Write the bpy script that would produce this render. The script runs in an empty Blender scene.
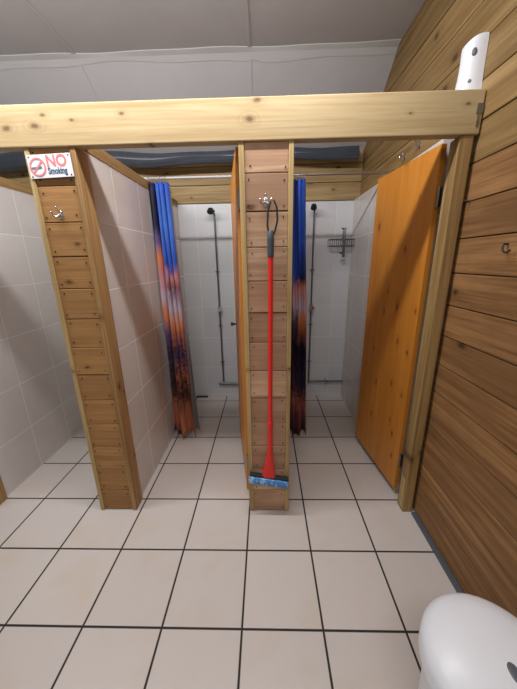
import bpy, bmesh, math, random
from mathutils import Vector, Matrix
random.seed(7)
sc = bpy.context.scene
COL = sc.collection
PI = math.pi
T = 0.333

# ------------------------------------------------------------------ camera
RC = [[0.9995957588466401, 0.02263117935943019, -0.01720896907461339],
      [-0.010171836600609451, -0.28055061887607696, -0.9597853322427993],
      [-0.02654906092463914, 0.9595723943346075, -0.2802070081118035]]
CP = (0.11085364055226843, -0.7943626597315121, 1.4507199865415519)
cd = bpy.data.cameras.new('camera'); cam = bpy.data.objects.new('camera', cd); COL.objects.link(cam)
cd.sensor_fit = 'HORIZONTAL'; cd.sensor_width = 36.0; cd.lens = 284.894 / 517 * 36.0
cd.clip_start = 0.02
cam.matrix_world = Matrix(((RC[0][0], -RC[1][0], -RC[2][0], CP[0]),
                           (RC[0][1], -RC[1][1], -RC[2][1], CP[1]),
                           (RC[0][2], -RC[1][2], -RC[2][2], CP[2]), (0, 0, 0, 1)))
sc.camera = cam
sc.view_settings.view_transform = 'Standard'
sc.view_settings.look = 'None'
sc.view_settings.exposure = -0.12
sc.view_settings.gamma = 1.0
sc.view_settings.use_curve_mapping = False

# ------------------------------------------------------------------ materials
def srgb(r, g, b):
    f = lambda v: (v / 255 / 12.92) if v / 255 <= 0.04045 else ((v / 255 + 0.055) / 1.055) ** 2.4
    return (f(r), f(g), f(b), 1.0)

class NT:
    def __init__(s, name):
        s.m = bpy.data.materials.new(name); s.m.use_nodes = True
        s.t = s.m.node_tree; s.n = s.t.nodes; s.l = s.t.links
        s.b = s.n['Principled BSDF']
    def new(s, typ, **kw):
        n = s.n.new(typ)
        for k, v in kw.items(): setattr(n, k, v)
        return n
    def put(s, sock, v):
        if hasattr(v, 'is_output'): s.l.new(v, sock)
        else: sock.default_value = v
    def math(s, op, a, b=0.0, c=None, clamp=False):
        n = s.new('ShaderNodeMath', operation=op); n.use_clamp = clamp
        s.put(n.inputs[0], a); s.put(n.inputs[1], b)
        if c is not None: s.put(n.inputs[2], c)
        return n.outputs[0]
    def vmath(s, op, a, b):
        n = s.new('ShaderNodeVectorMath', operation=op)
        s.put(n.inputs[0], a); s.put(n.inputs[1], b)
        return n.outputs[0]
    def mix(s, f, a, b, mode='MIX'):
        n = s.new('ShaderNodeMix', data_type='RGBA', blend_type=mode)
        s.put(n.inputs[0], f); s.put(n.inputs[6], a); s.put(n.inputs[7], b)
        return n.outputs[2]
    def noise(s, vec, scale, detail=4, rough=0.55, dist=0.0):
        n = s.new('ShaderNodeTexNoise'); s.put(n.inputs['Vector'], vec)
        n.inputs['Scale'].default_value = scale; n.inputs['Detail'].default_value = detail
        n.inputs['Roughness'].default_value = rough; n.inputs['Distortion'].default_value = dist
        return n.outputs['Fac']
    def smooth(s, v, lo, hi, a=0.0, b=1.0):
        n = s.new('ShaderNodeMapRange', interpolation_type='SMOOTHSTEP'); s.put(n.inputs[0], v)
        n.inputs[1].default_value = lo; n.inputs[2].default_value = hi
        n.inputs[3].default_value = a; n.inputs[4].default_value = b
        return n.outputs[0]
    def ramp(s, f, stops):
        n = s.new('ShaderNodeValToRGB'); s.put(n.inputs[0], f); e = n.color_ramp.elements
        while len(e) < len(stops): e.new(0.5)
        for el, (p, c) in zip(e, stops): el.position = p; el.color = c
        return n.outputs[0]
    def coords(s, which='pos'):
        if which == 'pos': return s.new('ShaderNodeNewGeometry').outputs['Position']
        return s.new('ShaderNodeTexCoord').outputs['Object']
    def bump(s, h, strength=0.2, dist=0.004):
        n = s.new('ShaderNodeBump'); n.inputs['Strength'].default_value = strength
        n.inputs['Distance'].default_value = dist
        s.l.new(h, n.inputs['Height']); s.l.new(n.outputs[0], s.b.inputs['Normal'])
    def fin(s, col, rough=0.5, metal=0.0, spec=0.5):
        s.put(s.b.inputs['Base Color'], col); s.put(s.b.inputs['Roughness'], rough)
        s.put(s.b.inputs['Metallic'], metal); s.b.inputs['Specular IOR Level'].default_value = spec
        return s.m

def wood(name, light, dark, grain, pitch=None, off=0.0, paxis=2, normal=1, var=0.25, tint=None,
         which='pos', rough=0.6, knots=1.0, seed=0.0, spec=0.3, kcol=None, gstr=1.0, kscale=1.0):
    s = NT(name); P = s.coords(which)
    sep = s.new('ShaderNodeSeparateXYZ'); s.l.new(P, sep.inputs[0])
    if pitch:
        bid = s.math('FLOOR', s.math('DIVIDE', s.math('SUBTRACT', sep.outputs[paxis], off), pitch))
        wn = s.new('ShaderNodeTexWhiteNoise', noise_dimensions='1D'); s.put(wn.inputs['W'], s.math('ADD', bid, 3.7 + seed))
        rnd = wn.outputs['Value']; rc = wn.outputs['Color']
    else:
        v = s.new('ShaderNodeValue'); v.outputs[0].default_value = 0.5; rnd = v.outputs[0]; rc = None
    shift = s.vmath('MULTIPLY', rc, (7.3, 5.1, 9.7)) if rc else None
    Q = s.vmath('ADD', P, (seed, seed * .7, seed * 1.3))
    if shift: Q = s.vmath('ADD', Q, shift)
    sv = [22.0, 22.0, 22.0]; sv[grain] = 1.1
    G = s.vmath('MULTIPLY', Q, tuple(sv))
    n1 = s.noise(G, 1.0, 5, 0.6, 0.6)
    sv2 = [70.0, 70.0, 70.0]; sv2[grain] = 2.5
    n2 = s.noise(s.vmath('MULTIPLY', Q, tuple(sv2)), 1.0, 3, 0.6, 0.2)
    n3 = s.noise(Q, 3.0, 3)
    g = s.math('ADD', s.math('MULTIPLY', n1, 0.65), s.math('MULTIPLY', n2, 0.35))
    col = s.mix(s.smooth(g, 0.5 - .16 / gstr, 0.5 + .16 / gstr), dark, light)
    if tint:
        col = s.mix(s.smooth(n3, 0.35, 0.7, 0, .8), col, tint)
    if pitch:
        k = s.math('ADD', 1.0 - var / 2, s.math('MULTIPLY', rnd, var))
        comb = s.new('ShaderNodeCombineColor')
        for i in range(3): s.put(comb.inputs[i], k)
        col = s.mix(1.0, col, comb.outputs[0], 'MULTIPLY')
    if knots > 0:
        cross = [a for a in range(3) if a not in (grain, normal)][0]
        wob = s.noise(Q, 30.0, 2)
        q3 = s.new('ShaderNodeSeparateXYZ'); s.l.new(Q, q3.inputs[0])
        kv = s.new('ShaderNodeCombineXYZ')
        s.l.new(s.math('ADD', s.math('MULTIPLY', q3.outputs[grain], 4.6 * kscale), s.math('MULTIPLY', wob, .06)), kv.inputs[0])
        s.l.new(s.math('ADD', s.math('MULTIPLY', q3.outputs[cross], 8.0 * kscale), s.math('MULTIPLY', wob, .08)), kv.inputs[1])
        vo = s.new('ShaderNodeTexVoronoi', feature='F1', voronoi_dimensions='2D'); vo.inputs['Scale'].default_value = 1.0
        s.l.new(kv.outputs[0], vo.inputs['Vector'])
        keep = s.new('ShaderNodeSeparateColor'); s.l.new(vo.outputs['Color'], keep.inputs[0])
        kp = s.math('GREATER_THAN', keep.outputs[0], 1.0 - .55 * knots)
        siz = s.math('ADD', .55, s.math('MULTIPLY', keep.outputs[1], .9))
        d = s.math('DIVIDE', s.math('ADD', vo.outputs['Distance'], s.math('MULTIPLY', s.math('SUBTRACT', n1, .5), .05)), siz)
        core = s.math('MULTIPLY', s.smooth(d, 0.03, 0.11, 1, 0), kp)
        halo = s.math('MULTIPLY', s.smooth(d, 0.06, 0.32, .5, 0), kp)
        rings = s.math('MULTIPLY', halo, s.math('ADD', .6, s.math('MULTIPLY', s.math('SINE', s.math('MULTIPLY', d, 75.0)), .4)))
        kc = kcol or tuple([c * .28 for c in dark[:3]] + [1])
        deep = tuple([c * .75 for c in dark[:3]] + [1])
        col = s.mix(rings, col, deep)
        col = s.mix(s.math('MULTIPLY', core, .8), col, kc)
    streak = s.noise(s.vmath('MULTIPLY', Q, tuple([v * 2.2 if a != grain else 1.6 for a, v in enumerate(sv2)])), 1.0, 2, .5)
    col = s.mix(s.smooth(streak, .56, .72, 0, .35 * gstr), col, tuple([c * .6 for c in dark[:3]] + [1]))
    s.bump(g, 0.25, 0.003)
    return s.fin(col, rough, 0, spec)

def tiles(name, u, v, su, sv, ou, ov, grout, col, gcol, stain=None, rough=0.3, samt=.5, jitter=.06):
    s = NT(name); P = s.coords()
    sep = s.new('ShaderNodeSeparateXYZ'); s.l.new(P, sep.inputs[0])
    def line(ax, size, off):
        q = s.math('DIVIDE', s.math('SUBTRACT', sep.outputs[ax], off), size)
        fr = s.math('FRACT', q)
        a = s.math('MULTIPLY', s.math('ABSOLUTE', s.math('SUBTRACT', fr, 0.5)), size)   # .5*size at the joint
        return s.smooth(a, size / 2 - grout * .7, size / 2 - grout * .35), s.math('FLOOR', q)
    lu, iu = line(u, su, ou); lv, iv = line(v, sv, ov)
    m = s.math('MAXIMUM', lu, lv)
    wn = s.new('ShaderNodeTexWhiteNoise', noise_dimensions='2D')
    cx = s.new('ShaderNodeCombineXYZ'); s.l.new(iu, cx.inputs[0]); s.l.new(iv, cx.inputs[1]); s.l.new(cx.outputs[0], wn.inputs['Vector'])
    off = s.vmath('MULTIPLY', wn.outputs['Color'], (9.0, 9.0, 9.0))
    n = s.noise(s.vmath('ADD', P, off), 4.5, 4, .55, .4)
    c = col
    if stain: c = s.mix(s.smooth(n, .45, .75, 0, samt), col, stain)
    k = s.math('ADD', 1 - jitter / 2, s.math('MULTIPLY', wn.outputs['Value'], jitter))
    hs = s.new('ShaderNodeHueSaturation'); s.put(hs.inputs['Value'], k); s.put(hs.inputs['Color'], c)
    c = s.mix(m, hs.outputs[0], gcol)
    s.bump(s.math('SUBTRACT', 1.0, m), 0.35, 0.002)
    return s.fin(c, s.math('ADD', rough, s.math('MULTIPLY', m, .5)), 0, .5)

def plain(name, col, rough=.5, metal=0., spec=.5, nz=0.0, nscale=30, coat=0.0):
    s = NT(name); c = col
    if nz:
        n = s.noise(s.coords('obj'), nscale, 4)
        c = s.mix(s.smooth(n, .3, .7, 0, 1), tuple([x * (1 - nz) for x in col[:3]] + [1]), col)
    s.b.inputs['Coat Weight'].default_value = coat
    return s.fin(c, rough, metal, spec)

M = {}
M['beam'] = wood('pale_pine_beam', srgb(196, 174, 134), srgb(170, 142, 98), 0, normal=1, knots=1.1, kscale=1.25, seed=1.3, kcol=srgb(96, 66, 36), gstr=.8)
M['floor'] = tiles('floor_tiles', 0, 1, T, T, 0, 0, .0085, srgb(206, 197, 191), srgb(40, 33, 32), srgb(204, 186, 168), .28, .5)
M['wtile_p1'] = tiles('wall_tiles_outer', 1, 2, .325, .3285, .98, .008, .006, srgb(212, 205, 200), srgb(228, 225, 222), srgb(206, 190, 180), .22, .4)
M['wtile_p2'] = tiles('wall_tiles_partition', 1, 2, .325, .3285, .90, .008, .006, srgb(206, 197, 192), srgb(226, 222, 219), srgb(204, 184, 174), .22, .5)
M['wtile_back'] = tiles('wall_tiles_back', 0, 2, .33, .327, .12, .03, .005, srgb(208, 207, 208), srgb(220, 219, 219), srgb(198, 196, 195), .22, .4)
M['ceil'] = plain('ceiling_sheet', srgb(186, 183, 184), .55, nz=.06, nscale=2.5)
M['tape'] = plain('ceiling_tape', srgb(190, 188, 188), .35)
M['planks'] = wood('dark_wall_planks', srgb(160, 118, 76), srgb(112, 78, 47), 1, .1495, .0365, 2, 0, .38, srgb(128, 92, 58), knots=.38, gstr=1.3, kscale=.8, seed=4.2, kcol=srgb(52, 32, 20), spec=.25, rough=.55)
M['uplanks'] = wood('pale_upper_planks', srgb(158, 128, 84), srgb(124, 96, 58), 1, .1495, .0365, 2, 0, .25, None, seed=5.2, kcol=srgb(70, 46, 26), spec=.25, rough=.55, knots=.35, kscale=.8)
M['bplanks'] = wood('back_wall_planks', srgb(176, 150, 106), srgb(138, 110, 70), 0, .1495, 1.975, 2, 1, .2, None, seed=8.6, kcol=srgb(70, 48, 28))
M['postwood'] = wood('orange_brown_boards', srgb(182, 136, 84), srgb(142, 100, 58), 0, .1487, 0, 2, 1, .22, srgb(160, 118, 72), seed=2.2, kcol=srgb(78, 46, 22), knots=.4)
M['cpostwood'] = wood('pinkish_brown_boards', srgb(204, 168, 136), srgb(160, 124, 96), 0, .1512, 0, 2, 1, .42, srgb(166, 126, 98), seed=6.1, kcol=srgb(70, 44, 28), knots=.45)
M['batten'] = wood('pale_batten', srgb(196, 168, 118), srgb(160, 130, 84), 2, normal=0, knots=.45, seed=3.3, kcol=srgb(92, 60, 30))
M['sidebatten'] = wood('side_batten', srgb(176, 138, 90), srgb(136, 102, 62), 2, normal=0, knots=.8, seed=5.7, kcol=srgb(84, 50, 24))
M['rail'] = wood('rail_timber', srgb(168, 134, 88), srgb(128, 96, 58), 1, normal=0, knots=.5, seed=7.7)
M['post'] = wood('grey_brown_post', srgb(174, 142, 92), srgb(128, 98, 58), 2, normal=1, knots=.5, seed=9.2, kcol=srgb(80, 54, 28))
M['door'] = wood('orange_pine_door', srgb(216, 144, 56), srgb(196, 120, 40), 2, .11, 0, 0, 1, .08, None, 'obj', .38, .8, 2.9, .4, srgb(128, 62, 14), .6, .9)
M['chrome'] = plain('chrome', srgb(205, 205, 208), .18, 1.0)
M['steel'] = plain('brushed_steel', srgb(150, 150, 152), .35, 1.0)
M['pipe'] = plain('grey_pipe', srgb(120, 122, 124), .3, .8)
M['dark'] = plain('dark_rubber', srgb(38, 38, 40), .5)
M['grip'] = plain('grey_grip', srgb(62, 68, 76), .5)
M['red'] = plain('red_plastic', srgb(226, 42, 34), .35)
M['white'] = plain('white_plastic', srgb(232, 233, 238), .32)
M['whiterod'] = plain('white_rod', srgb(168, 164, 164), .4, .1)
M['brownrod'] = plain('tarnished_rod', srgb(150, 132, 116), .3, .7)
M['membrane'] = plain('grey_membrane', srgb(62, 67, 76), .3, nz=.2, nscale=9)
M['skirt'] = plain('grey_strip', srgb(84, 88, 94), .5)
M['tray'] = plain('shower_grate', srgb(60, 58, 58), .4, .5)
M['badge'] = plain('dark_grey_badge', srgb(92, 96, 104), .4)
M['screw'] = plain('screw_head', srgb(60, 44, 36), .5, .4)
M['signwhite'] = plain('sign_white', srgb(234, 232, 236), .35)
M['signred'] = plain('sign_faded_red', srgb(226, 132, 128), .4)
M['signblue'] = plain('sign_blue', srgb(66, 92, 120), .4)
M['signgrey'] = plain('sign_grey', srgb(120, 122, 130), .4)
M['liner'] = plain('grey_cloth', srgb(150, 142, 142), .7)

s = NT('blue_sponge'); n = s.noise(s.coords('obj'), 45, 3)
M['sponge'] = s.fin(s.mix(s.smooth(n, .5, .6), srgb(84, 142, 206), srgb(160, 200, 236)), .8); 

def curtain_mat(name, left, right, split):
    s = NT(name); uv = s.new('ShaderNodeUVMap'); uv.uv_map = 'UVMap'
    sep = s.new('ShaderNodeSeparateXYZ'); s.l.new(uv.outputs[0], sep.inputs[0])
    U, V = sep.outputs[0], sep.outputs[1]
    st = s.vmath('MULTIPLY', uv.outputs[0], (9.0, 14.0, 1.0))
    n1 = s.noise(st, 1.0, 4, .6, .4)
    n2 = s.noise(s.vmath('MULTIPLY', uv.outputs[0], (16.0, 70.0, 1.0)), 1.0, 3, .6)
    vv = s.math('ADD', V, s.math('MULTIPLY', s.math('SUBTRACT', n1, .5), .16))
    A = s.ramp(vv, left); B = s.ramp(vv, right)
    f = s.smooth(s.math('ADD', U, s.math('MULTIPLY', s.math('SUBTRACT', n1, .5), .2)), split - .05, split + .05)
    c = s.mix(f, A, B)
    # dark skyline strokes in the lower half of the print
    sk = s.math('MULTIPLY', s.smooth(n2, .47, .60, 0, .8), s.math('MULTIPLY', s.smooth(V, .10, .2), s.smooth(V, .5, .36)))
    c = s.mix(sk, c, srgb(44, 34, 48))
    return s.fin(c, .6, 0, .3)

navy, black, blue, lblue = srgb(26, 28, 66), srgb(22, 20, 30), srgb(42, 76, 168), srgb(62, 108, 196)
purp, lil, pink, orange = srgb(108, 88, 136), srgb(182, 166, 184), srgb(186, 120, 120), srgb(206, 122, 66)
dk, brn, rust, drd = srgb(82, 66, 92), srgb(84, 58, 54), srgb(190, 122, 96), srgb(126, 76, 88)
M['curtA'] = curtain_mat('sunset_print_wide',
    [(0, brn), (.05, rust), (.14, rust), (.22, brn), (.34, dk), (.45, purp), (.52, orange), (.60, lil), (.68, pink), (.73, orange), (.80, purp), (.86, navy), (.93, black), (1, navy)],
    [(0, rust), (.10, rust), (.2, brn), (.27, rust), (.36, purp), (.46, orange), (.56, lil), (.63, drd), (.68, pink), (.72, blue), (.86, lblue), (1, blue)], .42)
M['curtB'] = curtain_mat('sunset_print_narrow',
    [(0, brn), (.10, drd), (.16, rust), (.22, dk), (.40, black), (.5, dk), (.56, lil), (.62, pink), (.67, blue), (1, navy)],
    [(0, brn), (.06, drd), (.14, rust), (.2, dk), (.38, navy), (.5, orange), (.55, lil), (.62, rust), (.66, navy), (.8, blue), (1, blue)], .5)

# ------------------------------------------------------------------ mesh helpers
def tag(o, label=None, cat=None, group=None, kind=None):
    if label: o['label'] = label
    if cat: o['category'] = cat
    if group: o['group'] = group
    if kind: o['kind'] = kind
    return o

def empty(name, loc, label, cat, group=None, rotz=0.0, kind='thing'):
    o = bpy.data.objects.new(name, None); COL.objects.link(o); o.location = loc
    o.rotation_euler = (0, 0, rotz); o.empty_display_size = .05
    bpy.context.view_layer.update()
    return tag(o, label, cat, group, kind)

def obj(name, bm, mat, parent=None, smooth=False, world=True):
    """link a bmesh as ONE mesh object; world=True: coordinates are world ones"""
    bmesh.ops.recalc_face_normals(bm, faces=bm.faces)
    me = bpy.data.meshes.new(name); bm.to_mesh(me); bm.free()
    mats = mat if isinstance(mat, list) else [mat]
    for m in mats: me.materials.append(M[m])
    if smooth:
        for p in me.polygons: p.use_smooth = True
        try: me.set_sharp_from_angle(angle=math.radians(40))
        except Exception: pass
    o = bpy.data.objects.new(name, me); COL.objects.link(o)
    if parent is not None:
        o.parent = parent
        if world:
            # keep the mesh in the parent's frame so parts sit on their thing
            w = Matrix.Identity(4); p = parent
            chain = []
            while p is not None: chain.append(p); p = p.parent
            for q in reversed(chain): w = w @ Matrix.LocRotScale(q.location, q.rotation_euler, q.scale)
            me.transform(w.inverted())
    else:
        o['kind'] = o.get('kind', 'thing')
    return o

def bx(bm, a, b, bev=0.0):
    r = bmesh.ops.create_cube(bm, size=1.0)
    c = [(a[i] + b[i]) / 2 for i in range(3)]; d = [abs(b[i] - a[i]) for i in range(3)]
    for v in r['verts']: v.co = Vector((c[0] + v.co.x * d[0], c[1] + v.co.y * d[1], c[2] + v.co.z * d[2]))
    if bev > 0:
        es = list({e for v in r['verts'] for e in v.link_edges})
        bmesh.ops.bevel(bm, geom=es, offset=bev, segments=2, affect='EDGES', profile=.6)
    return bm

def box(a, b, bev=0.0): return bx(bmesh.new(), a, b, bev)

def tube(bm, pts, r, seg=10, caps=True):
    pts = [Vector(p) for p in pts]; n = len(pts)
    rr = r if isinstance(r, (list, tuple)) else [r] * n
    rings = []; up = None
    for i, p in enumerate(pts):
        t = (pts[min(i + 1, n - 1)] - pts[max(i - 1, 0)]).normalized()
        if up is None:
            up = Vector((0, 0, 1)) if abs(t.z) < .9 else Vector((1, 0, 0))
        up = (up - t * up.dot(t)).normalized(); s_ = t.cross(up)
        rings.append([bm.verts.new(p + (up * math.cos(2 * PI * k / seg) + s_ * math.sin(2 * PI * k / seg)) * rr[i]) for k in range(seg)])
    for a, b in zip(rings, rings[1:]):
        for k in range(seg): bm.faces.new((a[k], a[(k + 1) % seg], b[(k + 1) % seg], b[k]))
    if caps:
        bm.faces.new(rings[0][::-1]); bm.faces.new(rings[-1])
    return bm

def lathe(bm, prof, c, seg=40):
    """prof: list of (r, z); r == 0 makes a pole"""
    rings = []
    for r, z in prof:
        if r <= 1e-6: rings.append([bm.verts.new((c[0], c[1], c[2] + z))])
        else: rings.append([bm.verts.new((c[0] + r * math.cos(2 * PI * k / seg), c[1] + r * math.sin(2 * PI * k / seg), c[2] + z)) for k in range(seg)])
    for a, b in zip(rings, rings[1:]):
        for k in range(seg):
            k2 = (k + 1) % seg
            if len(a) == 1 and len(b) == 1: continue
            if len(a) == 1: bm.faces.new((a[0], b[k2], b[k]))
            elif len(b) == 1: bm.faces.new((a[k], a[k2], b[0]))
            else: bm.faces.new((a[k], a[k2], b[k2], b[k]))
    return bm

def prism(bm, poly, axis, a, b):
    """poly: 2-D points, extruded along axis from a to b"""
    def mk(p, t):
        q = list(p); q.insert(axis, t); return bm.verts.new(q)
    A = [mk(p, a) for p in poly]; B = [mk(p, b) for p in poly]; n = len(poly)
    bm.faces.new(A); bm.faces.new(B[::-1])
    for i in range(n): bm.faces.new((A[i], A[(i + 1) % n], B[(i + 1) % n], B[i]))
    return bm

def arc(c, r, a0, a1, n, plane):
    out = []
    for i in range(n + 1):
        a = a0 + (a1 - a0) * i / n; p = [c[0], c[1], c[2]]
        p[plane[0]] += r * math.cos(a); p[plane[1]] += r * math.sin(a); out.append(tuple(p))
    return out

# ------------------------------------------------------------------ the setting
XW = 0.985          # face of the plank wall on the right
YB = 2.11           # face of the back wall
XL = -2.75
def struct(name, bm, mat): return tag(obj(name, bm, mat), kind='structure')

struct('floor', box((XL, -2.2, -.06), (XW + .08, YB + .1, 0)), 'floor')

b = bmesh.new()     # ceiling: flat, then falling to the back wall
prism(b, [(-2.2, 2.78), (1.52, 2.78), (YB + .1, 2.78 - .69 * (YB + .1 - 1.52)), (YB + .1, 2.46), (1.56, 2.86), (-2.2, 2.86)], 0, XL, XW + .06)
struct('ceiling', b, 'ceil')

b = bmesh.new()     # wavy tape over the bend of the ceiling
N = 60
tp = []
for i in range(N + 1):
    x = XL + (XW - .002 - XL) * i / N
    w0 = .006 * math.sin(x * 5.2) + .004 * math.sin(x * 11.3)
    y1, y2 = 1.50 + w0, 1.565 + .010 * math.sin(x * 3.1 + 1) + .006 * math.sin(x * 9)
    if -.01 < x - .02 < .06: y2 -= .012
    za = 2.780 - .004; zm = 2.772; zb = 2.78 - .69 * (y2 - 1.52) - .004
    tp.append([b.verts.new((x, y1, za)), b.verts.new((x, 1.53, zm - .006)), b.verts.new((x, y2, zb)), b.verts.new((x, y2, zb + .012)), b.verts.new((x, y1, za + .012))])
for p, q in zip(tp, tp[1:]):
    for k in range(5): b.faces.new((p[k], p[(k + 1) % 5], q[(k + 1) % 5], q[k]))
b.faces.new(tp[0]); b.faces.new(tp[-1][::-1])
struct('trim_1', b, 'tape')
for i, x in enumerate((-2.30, -1.13, .022)):       # joints between the ceiling sheets
    b = bmesh.new(); w = .011
    bx(b, (x - w, -2.2, 2.774), (x + w, 1.5, 2.785), .003)
    y2 = YB
    prism(b, [(1.56, 2.78 - .69 * .04 - .005), (y2, 2.78 - .69 * (y2 - 1.52) - .005), (y2, 2.78 - .69 * (y2 - 1.52) + .01), (1.56, 2.78 - .69 * .04 + .01)], 0, x - w * .7, x + w * .7)
    struct('trim_%d' % (i + 2), b, 'ceil')

b = bmesh.new()     # plank wall on the right, boards with bevelled edges
z0 = .0365 - .1495
for k in range(0, 20):
    a, c = z0 + k * .1495, z0 + (k + 1) * .1495
    a = max(a, 0.004); f0 = len(b.faces)
    ins = random.uniform(0, .004)
    bx(b, (XW + ins, -2.2, a + .002), (XW + .05, YB + .06, c - .002), .004)
    if k >= 13:
        b.faces.ensure_lookup_table()
        for f in b.faces[f0:]: f.material_index = 1
bx(b, (XW + .03, -2.2, 0), (XW + .08, YB + .1, 2.84))
struct('wall_right', b, ['planks', 'uplanks'])
struct('baseboard_right', box((XW - .026, -2.2, 0), (XW, .565, .016), .003), 'skirt')

b = bmesh.new()     # tiled part of the back wall
bx(b, (XL, YB, 0), (XW, YB + .1, 1.972))
f0 = len(b.faces)   # boards above the tiles
for z in (1.975, 2.1245, 2.274):
    bx(b, (XL, YB - .012 + random.uniform(0, .003), z + .002), (XW, YB + .1, z + .1475), .004)
b.faces.ensure_lookup_table()
for f in b.faces[f0:]: f.material_index = 1
struct('wall_back', b, ['wtile_back', 'bplanks'])
struct('wall_cubicle', box((.935, .745, 0), (XW + .002, YB, 1.978), .002), 'wtile_p1')

# rolled plastic sheet under the ceiling, along the back wall
b = bmesh.new(); pts = []; rad = []
for i in range(70):
    x = XL + (.90 - XL) * i / 69
    pts.append((x, 1.985 + .010 * math.sin(x * 4.1), 2.315 + .012 * math.sin(x * 3.3 + .6) + .006 * math.sin(x * 9.1)))
    rad.append(.048 + .018 * max(0, min(1, (-.75 - x) / .8)) + .005 * math.sin(x * 6.0 + 1))
tube(b, pts, rad, 14)
for ph in (0.0, 2.2):   # creases
    q = [(p[0], p[1] - .035 + .006 * math.sin(p[0] * 5 + ph), p[2] - .03 + .012 * math.sin(p[0] * 2.3 + ph)) for p in pts]
    tube(b, q, .022, 8)
tag(obj('plastic_sheet_roll', b, 'membrane', smooth=True), 'dark grey rolled plastic sheet along the top of the back wall under the ceiling', 'plastic sheet')

# ------------------------------------------------------------------ partitions
YF = .577
HP = 1.93
def screws(parent, xs, zs, y):
    me = None
    for z in zs:
        for x in xs:
            if me is None:
                b = bmesh.new(); bmesh.ops.create_cone(b, cap_ends=True, segments=8, radius1=.0034, radius2=.0034, depth=.003, matrix=Matrix.Rotation(PI / 2, 4, 'X'))
                me = bpy.data.meshes.new('screw'); b.to_mesh(me); b.free(); me.materials.append(M['screw'])
            o = bpy.data.objects.new('screw', me); COL.objects.link(o); o.parent = parent
            o.location = Vector((x + random.uniform(-.006, .006), y, z + random.uniform(-.005, .005))) - parent.location

def partition(x0, x1, label, boards, side, pitch, tile, wl, wr):
    """end post clad with short boards between two side battens, tiled panel behind, rail on top"""
    t = empty('shower_partition', ((x0 + x1) / 2, YF, 0), label, 'partition', 'tiled shower partitions')
    b = bmesh.new()
    k = 0; rnd = random.Random(int(abs(x0) * 1000))
    while k * pitch < HP - .01:
        a, c = max(.004, k * pitch + .0015), min(HP, (k + 1) * pitch - .0015)
        bx(b, (x0 + wl, YF + .004 + rnd.uniform(0, .004), a), (x1 - wr, YF + .03, c), .003)
        k += 1
    obj('front_boards', b, boards, t)
    zs = [k * pitch + d for k in range(13) for d in (.025, pitch - .025) if k * pitch + d < HP - .02]
    screws(t, (x0 + wl + .018, x1 - wr - .018), zs, YF + .005)
    obj('side_batten', box((x0, YF, .004), (x0 + wl, YF + .09, HP), .003), 'batten', t)
    obj('side_batten', box((x1 - wr, YF, .004), (x1, YF + .09, HP), .003), side, t)
    obj('tiled_panel', box((x0 + .006, YF + .088, 0), (x1 - .014, YB - .001, 1.945)), tile, t)
    obj('top_rail', box((x0 + .012, YF + .11, 1.945), (x1 - .010, YB - .013, 2.003), .003), 'rail', t)
    return t

partition(-1.81, -1.578, 'outermost tiled shower partition at the left edge, only its inner face in view', 'postwood', 'sidebatten', .1487, 'wtile_p1', .022, .022)
partition(-.912, -.690, 'tiled shower partition whose orange-brown board end carries the no smoking sign', 'postwood', 'sidebatten', .1487, 'wtile_p2', .022, .024)
partition(.003, .236, 'shower partition with pinkish board end where the red mop hangs', 'cpostwood', 'batten', .1512, 'wtile_p2', .024, .022)

t = empty('door_post', (.945, YF + .04, 0), 'weathered square timber post standing against the plank wall beside the big orange door', 'post')
obj('shaft', box((.912, YF, 0), (.968, YF + .070, HP), .006), 'post', t)
obj('cover_strip', box((.9095, YF + .01, .02), (.912, YF + .055, .22), .001), 'batten', t)

# header beam
t = empty('header_beam', (-.5, YF, HP), 'long pale pine beam running across the tops of the shower partitions', 'beam')
obj('timber', box((XL, YF - .006, HP), (XW - .004, YF + .042, 2.082), .004), 'beam', t)
b = box((XW - .030, YF - .010, 2.000), (XW - .005, YF - .006, 2.034), .001)
bx(b, (XW - .024, YF - .009, 1.955), (XW - .016, YF - .0062, 2.000), .0005)
obj('metal_bracket', b, 'steel', t)

# ------------------------------------------------------------------ doors
def door(name, label, hinge, free, z0, z1, thick, side, group=None):
    hx, hy = hinge; fx, fy = free
    L = math.hypot(fx - hx, fy - hy); a = math.atan2(fy - hy, fx - hx)
    t = empty(name, (hx, hy, 0), label, 'door', 'orange pine cubicle doors', a)
    b = bmesh.new(); n = 6; w = L / n
    for k in range(n):
        bx(b, (k * w + .0003, 0, z0), ((k + 1) * w - .0003, thick * side, z1), .0012)
    obj('door_leaf', b, 'door', t, world=False)
    for z in (z0 + .22, z1 - .22):
        b = box((-.016, thick * side * .3, z - .04), (.002, thick * side * .9, z + .04), .002)
        tube(b, [(-.010, thick * side * .3, z - .045), (-.010, thick * side * .3, z + .045)], .005, 8)
        obj('hinge', b, 'steel', t, world=False)
    return t, L
d1, L1 = door('cubicle_door', 'large orange varnished pine door standing open in front of the plank wall', (.911, .705), (.844, 1.285), .05, 1.945, .026, -1)
d2, L2 = door('cubicle_door', 'narrow-looking orange pine door seen edge-on along the middle partition', (-.019, .690), (-.122, 1.36), .055, 1.95, .024, -1)
b = bmesh.new()
tube(b, [(L2 - .05, 0, 1.0), (L2 - .05, .02, 1.0), (L2 - .05, .026, 1.0)], [.006, .008, .014], 12)
tube(b, [(L2 - .05, .026, 1.0), (L2 - .05, .040, 1.0)], [.016, .012], 12)
obj('door_knob', b, 'dark', d2, True, world=False)

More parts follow.
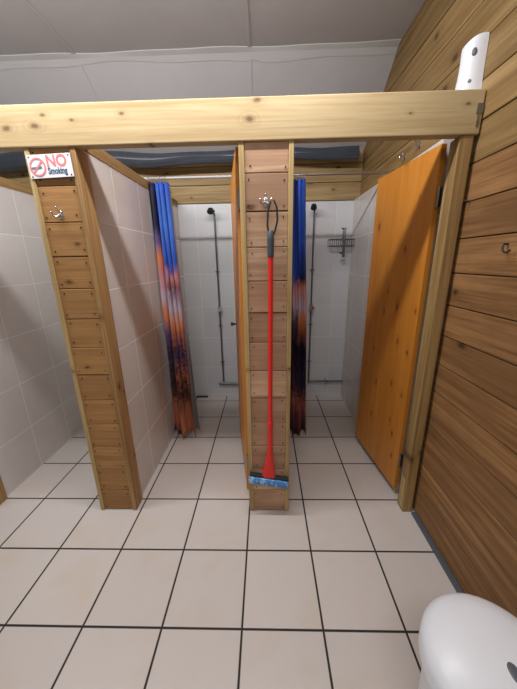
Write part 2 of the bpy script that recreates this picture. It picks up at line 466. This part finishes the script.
# ------------------------------------------------------------------ curtains and rods
YR = 1.40
def rod(label, x0, x1, z, mat, r):
    t = empty('curtain_rod', ((x0 + x1) / 2, YR, z), label, 'curtain rod', 'curtain rods over the shower cubicles')
    b = bmesh.new(); tube(b, [(x0, YR, z), (x1, YR, z)], r, 14); obj('rod', b, mat, t, True)
    for x, d in ((x0, 1), (x1, -1)):
        b = bmesh.new(); tube(b, [(x, YR, z), (x + d * .012, YR, z)], [.02, .017], 16); obj('end_cap', b, mat, t, True)
    return t
ZR = 2.006 + .0105
rod('pale curtain rod across the middle cubicle above the wide sunset curtain', -.74, .03, 2.0125, 'whiterod', .0085)
rod('tarnished curtain rod across the cubicle with the big orange door', .19, XW - .001, 2.0125, 'brownrod', .0085)

def curtain(label, mat, xt0, xt1, xb0, xb1, y_t, y_b, z1, z0, folds, amp, hem, liner=None):
    t = empty('shower_curtain', ((xt0 + xt1) / 2, y_t, 0), label, 'curtain', 'sunset shower curtains')
    def sheet(x0f, x1f, mat, phase, dy, name, zlo):
        nu, nv = folds * 12, 40
        bm = bmesh.new(); uvl = bm.loops.layers.uv.new('UVMap'); g = []
        for j in range(nv + 1):
            v = j / nv; row = []
            kk = 1.0 if name == 'cloth' else .80 + .20 * (1 - v)
            xl = xb0 + (xt0 - xb0) * v ** .85; xr = xb1 + (xt1 - xb1) * v ** .85
            yy = y_b + (y_t - y_b) * v
            for i in range(nu + 1):
                u = (x0f + (x1f - x0f) * i / nu) * kk; ph = u * folds * 2 * PI + phase + .5 * math.sin(v * 3 + u * 5)
                x = xl + (xr - xl) * u + .006 * math.sin(ph * 2 + v * 2)
                y = yy + dy + amp * (1 - .35 * v) * math.sin(ph) + .010 * math.sin(v * 5 + u * 9)
                z = zlo + (z1 - zlo) * v + (hem * math.sin(u * 9 + 1.2) * (1 - v) ** 3)
                row.append(bm.verts.new((x, y, z)))
            g.append(row)
        for j in range(nv):
            for i in range(nu):
                f = bm.faces.new((g[j][i], g[j][i + 1], g[j + 1][i + 1], g[j + 1][i]))
                for lp, (a, c) in zip(f.loops, ((i, j), (i + 1, j), (i + 1, j + 1), (i, j + 1))):
                    lp[uvl].uv = (x0f + (x1f - x0f) * a / nu, c / nv)
        o = obj(name, bm, mat, t, True)
        so = o.modifiers.new('thickness', 'SOLIDIFY'); so.thickness = .0016
        return o
    sheet(0, 1, mat, 0, 0, 'cloth', z0)
    if liner: sheet(liner[0], liner[1], 'liner', 1.2, liner[2], 'liner', z0 + .03)
    for i in range(7):
        x = xt0 + (xt1 - xt0) * (i + .5) / 7
        b = bmesh.new(); tube(b, arc((x, YR, 2.000), .023, -PI / 2, PI * 1.5, 16, (1, 2)), .0018, 6, False)
        obj('curtain_ring', b, 'steel', t, True)
    return t
curtain('wide shower curtain printed with a blue and orange city sunset, against the left partition', 'curtA',
        -.698, -.560, -.676, -.490, YR, 1.31, 1.984, .05, 4, .030, .03, (.55, 1.16, .055))
curtain('narrow bunched dark blue sunset shower curtain behind the middle partition', 'curtB',
        .285, .392, .300, .446, YR, 1.33, 1.984, .045, 3, .028, .02)

# ------------------------------------------------------------------ shower plumbing
def riser(x, label, bar, ztop):
    t = empty('shower_riser', (x, YB, .17), label, 'shower pipe', 'shower risers on the back wall')
    yp = YB - .032
    b = bmesh.new(); tube(b, [(x, yp, .17), (x, yp, ztop - .03)] + [(x, yp - .03 * math.sin(a), ztop - .03 + .03 * (1 - math.cos(a)) ) for a in (.5, 1.0, 1.5)], .0085, 10)
    obj('riser_pipe', b, 'pipe', t, True)
    b = bmesh.new(); tube(b, [(x, yp - .02, ztop + .0), (x - .012, yp - .06, ztop + .012), (x - .02, yp - .085, ztop + .0), (x - .022, yp - .10, ztop - .02)], [.012, .013, .024, .028], 14)
    obj('shower_head', b, 'dark', t, True)
    for z in (1.36, .82, .42):
        b = bmesh.new(); tube(b, [(x, YB - .001, z), (x, yp, z)], .006, 8); tube(b, [(x, yp, z - .008), (x, yp, z + .008)], .0135, 12)
        tube(b, [(x - .022, yp, z), (x + .022, yp, z)], .0055, 8)
        obj('pipe_clamp', b, 'pipe', t, True)
    b = bmesh.new(); tube(b, [(x, yp, .965), (x, yp, 1.025)], [.018, .018], 14); tube(b, [(x, yp, .995), (x + .004, yp - .05, .995)], [.020, .022], 16)
    obj('push_valve', b, 'chrome', t, True)
    x0, x1, z, r = bar
    b = bmesh.new(); tube(b, [(x0, yp, z), (x1, yp, z)], r, 10)
    obj('supply_pipe', b, 'pipe', t, True)
    return t, yp
r1, yp = riser(-.358, 'grey shower riser pipe on the back wall of the middle cubicle, beside the wide curtain', (-.41, -.03, .172, .014), 1.90)
r2, yp = riser(.568, 'grey shower riser pipe in the right cubicle, left of the wire basket', (.568, .934, .192, .0095), 1.915)
b = bmesh.new(); tube(b, [(.749, yp, .176), (.749, yp, .222)], .013, 12); tube(b, [(.749, yp, .2), (.749, yp - .035, .205)], [.011, .017], 12)
obj('stop_valve', b, 'chrome', r2, True)

# wire soap basket with a hanging bar
t = empty('wire_basket', (.83, YB, 1.58), 'grey wire soap basket on the back wall next to the orange door', 'basket')
b = bmesh.new(); w = .0032
x0, x1, ya, yb_ = .712, .932, YB - .10, YB - .004
for z in (1.635, 1.575):
    tube(b, [(x0, ya, z), (x1, ya, z), (x1, yb_, z), (x0, yb_, z), (x0, ya, z)], w, 6)
for i in range(12):
    x = x0 + (x1 - x0) * i / 11
    tube(b, [(x, ya, 1.635), (x, ya, 1.575), (x, yb_, 1.575), (x, yb_, 1.635)], .0022, 6)
obj('wire_frame', b, 'pipe', t, True)
b = bmesh.new()
tube(b, [(.838, ya - .01, 1.475), (.836, ya - .012, 1.55), (.834, ya - .014, 1.64), (.834, ya - .012, 1.70), (.826, ya - .010, 1.722), (.808, ya - .008, 1.726)], [.013, .012, .016, .013, .009, .007], 10)
tube(b, [(.834, ya - .014, 1.70), (.846, ya - .014, 1.728)], [.009, .006], 8)
tube(b, [(.838, ya - .012, 1.505), (.806, ya - .014, 1.515)], [.008, .011], 8)
obj('hanging_handle', b, 'pipe', t, True)

tag(obj('floor_drain', box((-.675, YB - .03, 0), (-.545, YB - .004, .012), .002), 'tray'), 'small dark drain cover at the foot of the tiled back wall', 'drain')

# ------------------------------------------------------------------ hooks
def coat_hook_bm(bm, x, y, z):
    """chrome double hook facing -Y, at (x, y, z)"""
    bx(bm, (x - .012, y - .004, z - .026), (x + .012, y, z + .026), .002)
    for d in (-1, 1):
        tube(bm, [(x + d * .006, y - .004, z + .002), (x + d * .018, y - .022, z - .012), (x + d * .028, y - .036, z - .010), (x + d * .032, y - .040, z + .008)], [.005, .0048, .0045, .0042], 8)
        r = bmesh.ops.create_uvsphere(bm, u_segments=10, v_segments=6, radius=.0068)
        for v in r['verts']: v.co += Vector((x + d * .032, y - .040, z + .010))
    tube(bm, [(x, y - .004, z + .016), (x, y - .030, z + .022), (x, y - .042, z + .036)], [.005, .0048, .0045], 8)
    r = bmesh.ops.create_uvsphere(bm, u_segments=10, v_segments=6, radius=.007)
    for v in r['verts']: v.co += Vector((x, y - .042, z + .038))

def hook(label, x, y, z, rotz=0.0, k=.72):
    t = empty('coat_hook', (x, y, z), label, 'hook', 'chrome coat hooks', rotz)
    b = bmesh.new(); coat_hook_bm(b, 0, 0, 0); b.transform(Matrix.Scale(k, 4))
    obj('hook_body', b, 'chrome', t, True, world=False)
    return t
hook('small chrome coat hook screwed to the boards below the no smoking sign', -.808, YF + .007, 1.668)
hook('chrome coat hook on the middle partition from which the red mop hangs', .116, YF + .007, 1.698)
hook('chrome coat hook just above the open orange door, farther of two', XW + .002, 1.245, 2.055, -PI / 2)
hook('chrome coat hook just above the open orange door, nearer of two', XW + .002, 1.075, 2.060, -PI / 2)
t = empty('iron_hook', (XW, .295, 1.47), 'dark curved iron hook on the plank wall at the right edge', 'hook')
b = bmesh.new(); tube(b, [(XW + .01, .31, 1.495), (XW - .016, .31, 1.495)] + [(XW - .022, .285 + .020 * math.cos(a), 1.486 + .021 * math.sin(a)) for a in (-.2, -.7, -1.3, -1.9, -2.5)], .0036, 8)
obj('hook_rod', b, 'dark', t, True)
t = tag(obj('nail', tube(bmesh.new(), [(XW + .01, .561, 1.682), (XW - .03, .557, 1.684)], .0022, 8), 'steel'), 'thin bright nail sticking out of the plank wall beside the timber post', 'nail')

# ------------------------------------------------------------------ mop
t = empty('sponge_mop', (.12, YF - .03, .195), 'red-handled mop with a blue sponge head hanging on the middle partition', 'mop')
ym = YF - .026
b = bmesh.new()
hx, hz = .142, 1.694
tube(b, [(.133, ym, 1.545), (.122, ym - .004, 1.60), (.124, ym - .006, 1.655), (.136, ym - .006, 1.694), (.150, ym - .006, 1.700), (.163, ym - .006, 1.672), (.166, ym - .004, 1.62), (.154, ym, 1.575), (.139, ym, 1.545)], .0042, 8)
obj('hanging_loop', b, 'dark', t, True)
b = bmesh.new(); tube(b, [(.1355, ym, 1.465), (.1355, ym, 1.47), (.136, ym, 1.54), (.136, ym, 1.575), (.136, ym, 1.582)], [.010, .0145, .0155, .014, .008], 14)
obj('grip', b, 'grip', t, True)
b = bmesh.new(); tube(b, [(.1355, ym, 1.468), (.130, ym, .80), (.1285, ym, .62)], .0115, 14)
tube(b, [(.1286, ym, .63), (.128, ym, .60)], .0155, 14); tube(b, [(.128, ym, .60), (.1265, ym, .40)], .0140, 14)
obj('pole', b, 'red', t, True)
b = bmesh.new()
secs = [(.1265, .43, .015, .014), (.125, .40, .019, .015), (.122, .35, .027, .016), (.119, .30, .036, .016), (.118, .278, .040, .016)]
rings = []
for cx, z, hw, hd in secs:
    ring = []
    for k in range(16):
        a = 2 * PI * k / 16; c_, s_ = math.cos(a), math.sin(a)
        f = lambda q: math.copysign(abs(q) ** .55, q)
        ring.append(b.verts.new((cx + hw * f(c_), ym + hd * f(s_), z + .012 * -(hw / .04) * f(c_) * .35)))
    rings.append(ring)
for p, q in zip(rings, rings[1:]):
    for k in range(16): b.faces.new((p[k], p[(k + 1) % 16], q[(k + 1) % 16], q[k]))
b.faces.new(rings[0]); b.faces.new(rings[-1][::-1])
obj('socket', b, 'red', t, True)
rot = Matrix.Rotation(.165, 4, 'Y')
def tilt(bm):
    bm.transform(Matrix.Translation((.119, ym - .002, .266)) @ rot); return bm
obj('head_bar', tilt(box((-.112, -.012, .002), (.112, .012, .020), .004)), 'dark', t)
b = bmesh.new(); r = bmesh.ops.create_grid(b, x_segments=1, y_segments=1, size=.1); bmesh.ops.delete(b, geom=b.verts[:], context='VERTS')
bx(b, (-.113, -.020, -.040), (.113, .020, .003), .009)
obj('sponge', tilt(b), 'sponge', t, True)

# ------------------------------------------------------------------ no smoking sign
sx, sz = -.808, 1.859
t = empty('no_smoking_sign', (sx, YF, sz), 'small white no smoking sign with faded red letters on the left board post', 'sign')
t.rotation_euler = (0, -.03, 0); bpy.context.view_layer.update()
W, H = .190, .090
obj('plate', box((-W / 2, -.0035, -H / 2), (W / 2, -.0002, H / 2), .0008), 'signwhite', t, world=False)
def text(name, body, size, x, z, mat, bold=.0, sxx=1.0):
    cu = bpy.data.curves.new(name, 'FONT'); cu.body = body; cu.size = size; cu.extrude = .0004; cu.offset = bold
    cu.align_x = 'LEFT'; cu.align_y = 'BOTTOM_BASELINE' if False else 'BOTTOM'
    o = bpy.data.objects.new(name, cu); COL.objects.link(o); bpy.context.view_layer.update()
    dg = bpy.context.evaluated_depsgraph_get()
    me = bpy.data.meshes.new_from_object(o.evaluated_get(dg)); bpy.data.objects.remove(o)
    xs = [v.co.x for v in me.vertices]; ys = [v.co.y for v in me.vertices]
    x_, y_ = min(xs), min(ys)
    for v in me.vertices:
        v.co = Vector((x + (v.co.x - x_) * sxx, -.0039 - v.co.z, z + (v.co.y - y_)))
    me.materials.append(M[mat])
    q = bpy.data.objects.new(name, me); COL.objects.link(q); q.parent = t
    return q
text('lettering', 'NO', .062, -.012, -.004, 'signred', .0016, .92)
text('lettering', 'Smoking', .034, -.012, -.039, 'signblue', .0009, .72)
b = bmesh.new()   # prohibition ring, bar, cigarette
cxs, czs = -.054, -.002
def flat_ring(bm, r0, r1, y):
    n = 40; A = []; B = []
    for k in range(n):
        a = 2 * PI * k / n
        A.append(bm.verts.new((cxs + r0 * math.cos(a), y, czs + r0 * math.sin(a)))); B.append(bm.verts.new((cxs + r1 * math.cos(a), y, czs + r1 * math.sin(a))))
    for k in range(n): bm.faces.new((A[k], A[(k + 1) % n], B[(k + 1) % n], B[k]))
flat_ring(b, .029, .036, -.0046)
def quad(bm, cx, cz, L, w, ang, y):
    c, s_ = math.cos(ang), math.sin(ang)
    bm.faces.new([bm.verts.new((cx + u * c - v * s_, y, cz + u * s_ + v * c)) for u, v in ((-L, -w), (L, -w), (L, w), (-L, w))])
quad(b, cxs, czs, .031, .0034, .78, -.0047)
obj('prohibition_ring', b, 'signred', t, world=False)
b = bmesh.new(); quad(b, cxs - .006, czs - .003, .024, .0042, .06, -.0043); obj('cigarette', b, 'signgrey', t, world=False)
for dx in (-.086, .086):
    for dz in (-.037, .037):
        b = bmesh.new(); r = bmesh.ops.create_uvsphere(b, u_segments=8, v_segments=5, radius=.0035)
        for v in r['verts']: v.co = Vector((dx + v.co.x, -.0035 + v.co.y * .5, dz + v.co.z))
        obj('fixing_screw', b, 'screw', t, world=False)

# ------------------------------------------------------------------ white air freshener on the right wall
t = empty('air_freshener', (XW, .63, 2.05), 'tall white plastic dispenser on the plank wall above the end of the beam', 'dispenser')
b = bmesh.new(); rings = []
CY = .657
# sections up the body: height at the wall, drop towards the front, half width, depth
for z, drop, hw, dp in ((2.088, 0, .050, .074), (2.12, 0, .047, .071), (2.16, 0, .044, .066), (2.20, 0, .043, .064), (2.235, .003, .043, .064), (2.258, .010, .043, .065), (2.274, .016, .042, .064), (2.284, .022, .039, .060), (2.289, .025, .032, .050)):
    ring = []
    for k in range(25):
        a = PI * k / 24
        cc, ss = math.cos(a), math.sin(a)
        fr = abs(ss) ** .7
        ring.append(b.verts.new((XW - .001 - dp * fr, CY + hw * math.copysign(abs(cc) ** .7, cc), z - drop * .65 * fr ** 3)))
    rings.append(ring)
for p, q in zip(rings, rings[1:]):
    for k in range(25): b.faces.new((p[k], p[(k + 1) % 25], q[(k + 1) % 25], q[k]))
b.faces.new(rings[0]); b.faces.new(rings[-1][::-1])
obj('housing', b, 'white', t, True)
def pebble(name, z, hw, dp, ry, rz, mat):
    a = PI * .80      # direction on the rounded front, towards the room
    c = (XW - .001 - dp * math.sin(a) ** .7, CY - hw * abs(math.cos(a)) ** .7, z)
    bm = bmesh.new(); r = bmesh.ops.create_uvsphere(bm, u_segments=14, v_segments=8, radius=1)
    nx, ny = -.5, -.866
    for v in r['verts']:
        n_, t_, u_ = v.co.x * .003, v.co.y * ry, v.co.z * rz
        v.co = Vector((c[0] + nx * n_ - ny * t_, c[1] + ny * n_ + nx * t_, c[2] + u_))
    return obj(name, bm, mat, t, True)
pebble('spray_opening', 2.226, .043, .064, .009, .014, 'badge')
pebble('indicator', 2.130, .0465, .070, .006, .007, 'signgrey')

# ------------------------------------------------------------------ white bin
bc = (.640, -.358)
t = empty('waste_bin', (bc[0], bc[1], 0), 'round white plastic bin with a domed lid in the bottom right corner', 'bin')
b = bmesh.new(); lathe(b, [(0, 0), (.110, 0), (.116, .006), (.122, .03), (.138, .46), (.140, .50), (.134, .505), (.130, .46), (.115, .03), (0, .02)], (bc[0], bc[1], 0))
obj('body', b, 'white', t, True)
b = bmesh.new(); lathe(b, [(0, .582), (.05, .580), (.10, .572), (.135, .560), (.150, .546), (.156, .530), (.156, .492), (.150, .488), (.145, .492), (.145, .52), (0, .53)], (bc[0], bc[1], 0), 56)
obj('lid', b, 'white', t, True)
bm = bmesh.new(); r = bmesh.ops.create_uvsphere(bm, u_segments=18, v_segments=8, radius=1)
for v in r['verts']: v.co = Vector((bc[0] + .006 + v.co.x * .013, bc[1] - .030 + v.co.y * .022, .580 + v.co.z * .003))
obj('lid_button', bm, 'badge', t, True)

# ------------------------------------------------------------------ light
def area(name, loc, sx_, sy_, power, col, rot=(0, 0, 0)):
    l = bpy.data.lights.new(name, 'AREA'); l.shape = 'RECTANGLE'; l.size = sx_; l.size_y = sy_; l.energy = power; l.color = col
    o = bpy.data.objects.new(name, l); COL.objects.link(o); o.location = loc; o.rotation_euler = rot
    return o
area('tube_light', (-.75, .34, 2.53), 2.6, .05, 46, (.97, .98, 1.0), (math.radians(33), 0, 0))
area('tube_light', (-.75, .34, 2.535), 2.6, .05, 6.5, (.97, .98, 1.0), (math.radians(140), 0, 0))
area('room_fill', (0.0, -1.5, 2.72), .9, .5, 22, (1.0, .97, .94))  # weak fill added under the ceiling behind the camera, no lamp seen there
w = bpy.data.worlds.new('world'); sc.world = w; w.use_nodes = True
w.node_tree.nodes['Background'].inputs[0].default_value = (.98, .985, 1.0, 1)
w.node_tree.nodes['Background'].inputs[1].default_value = .26
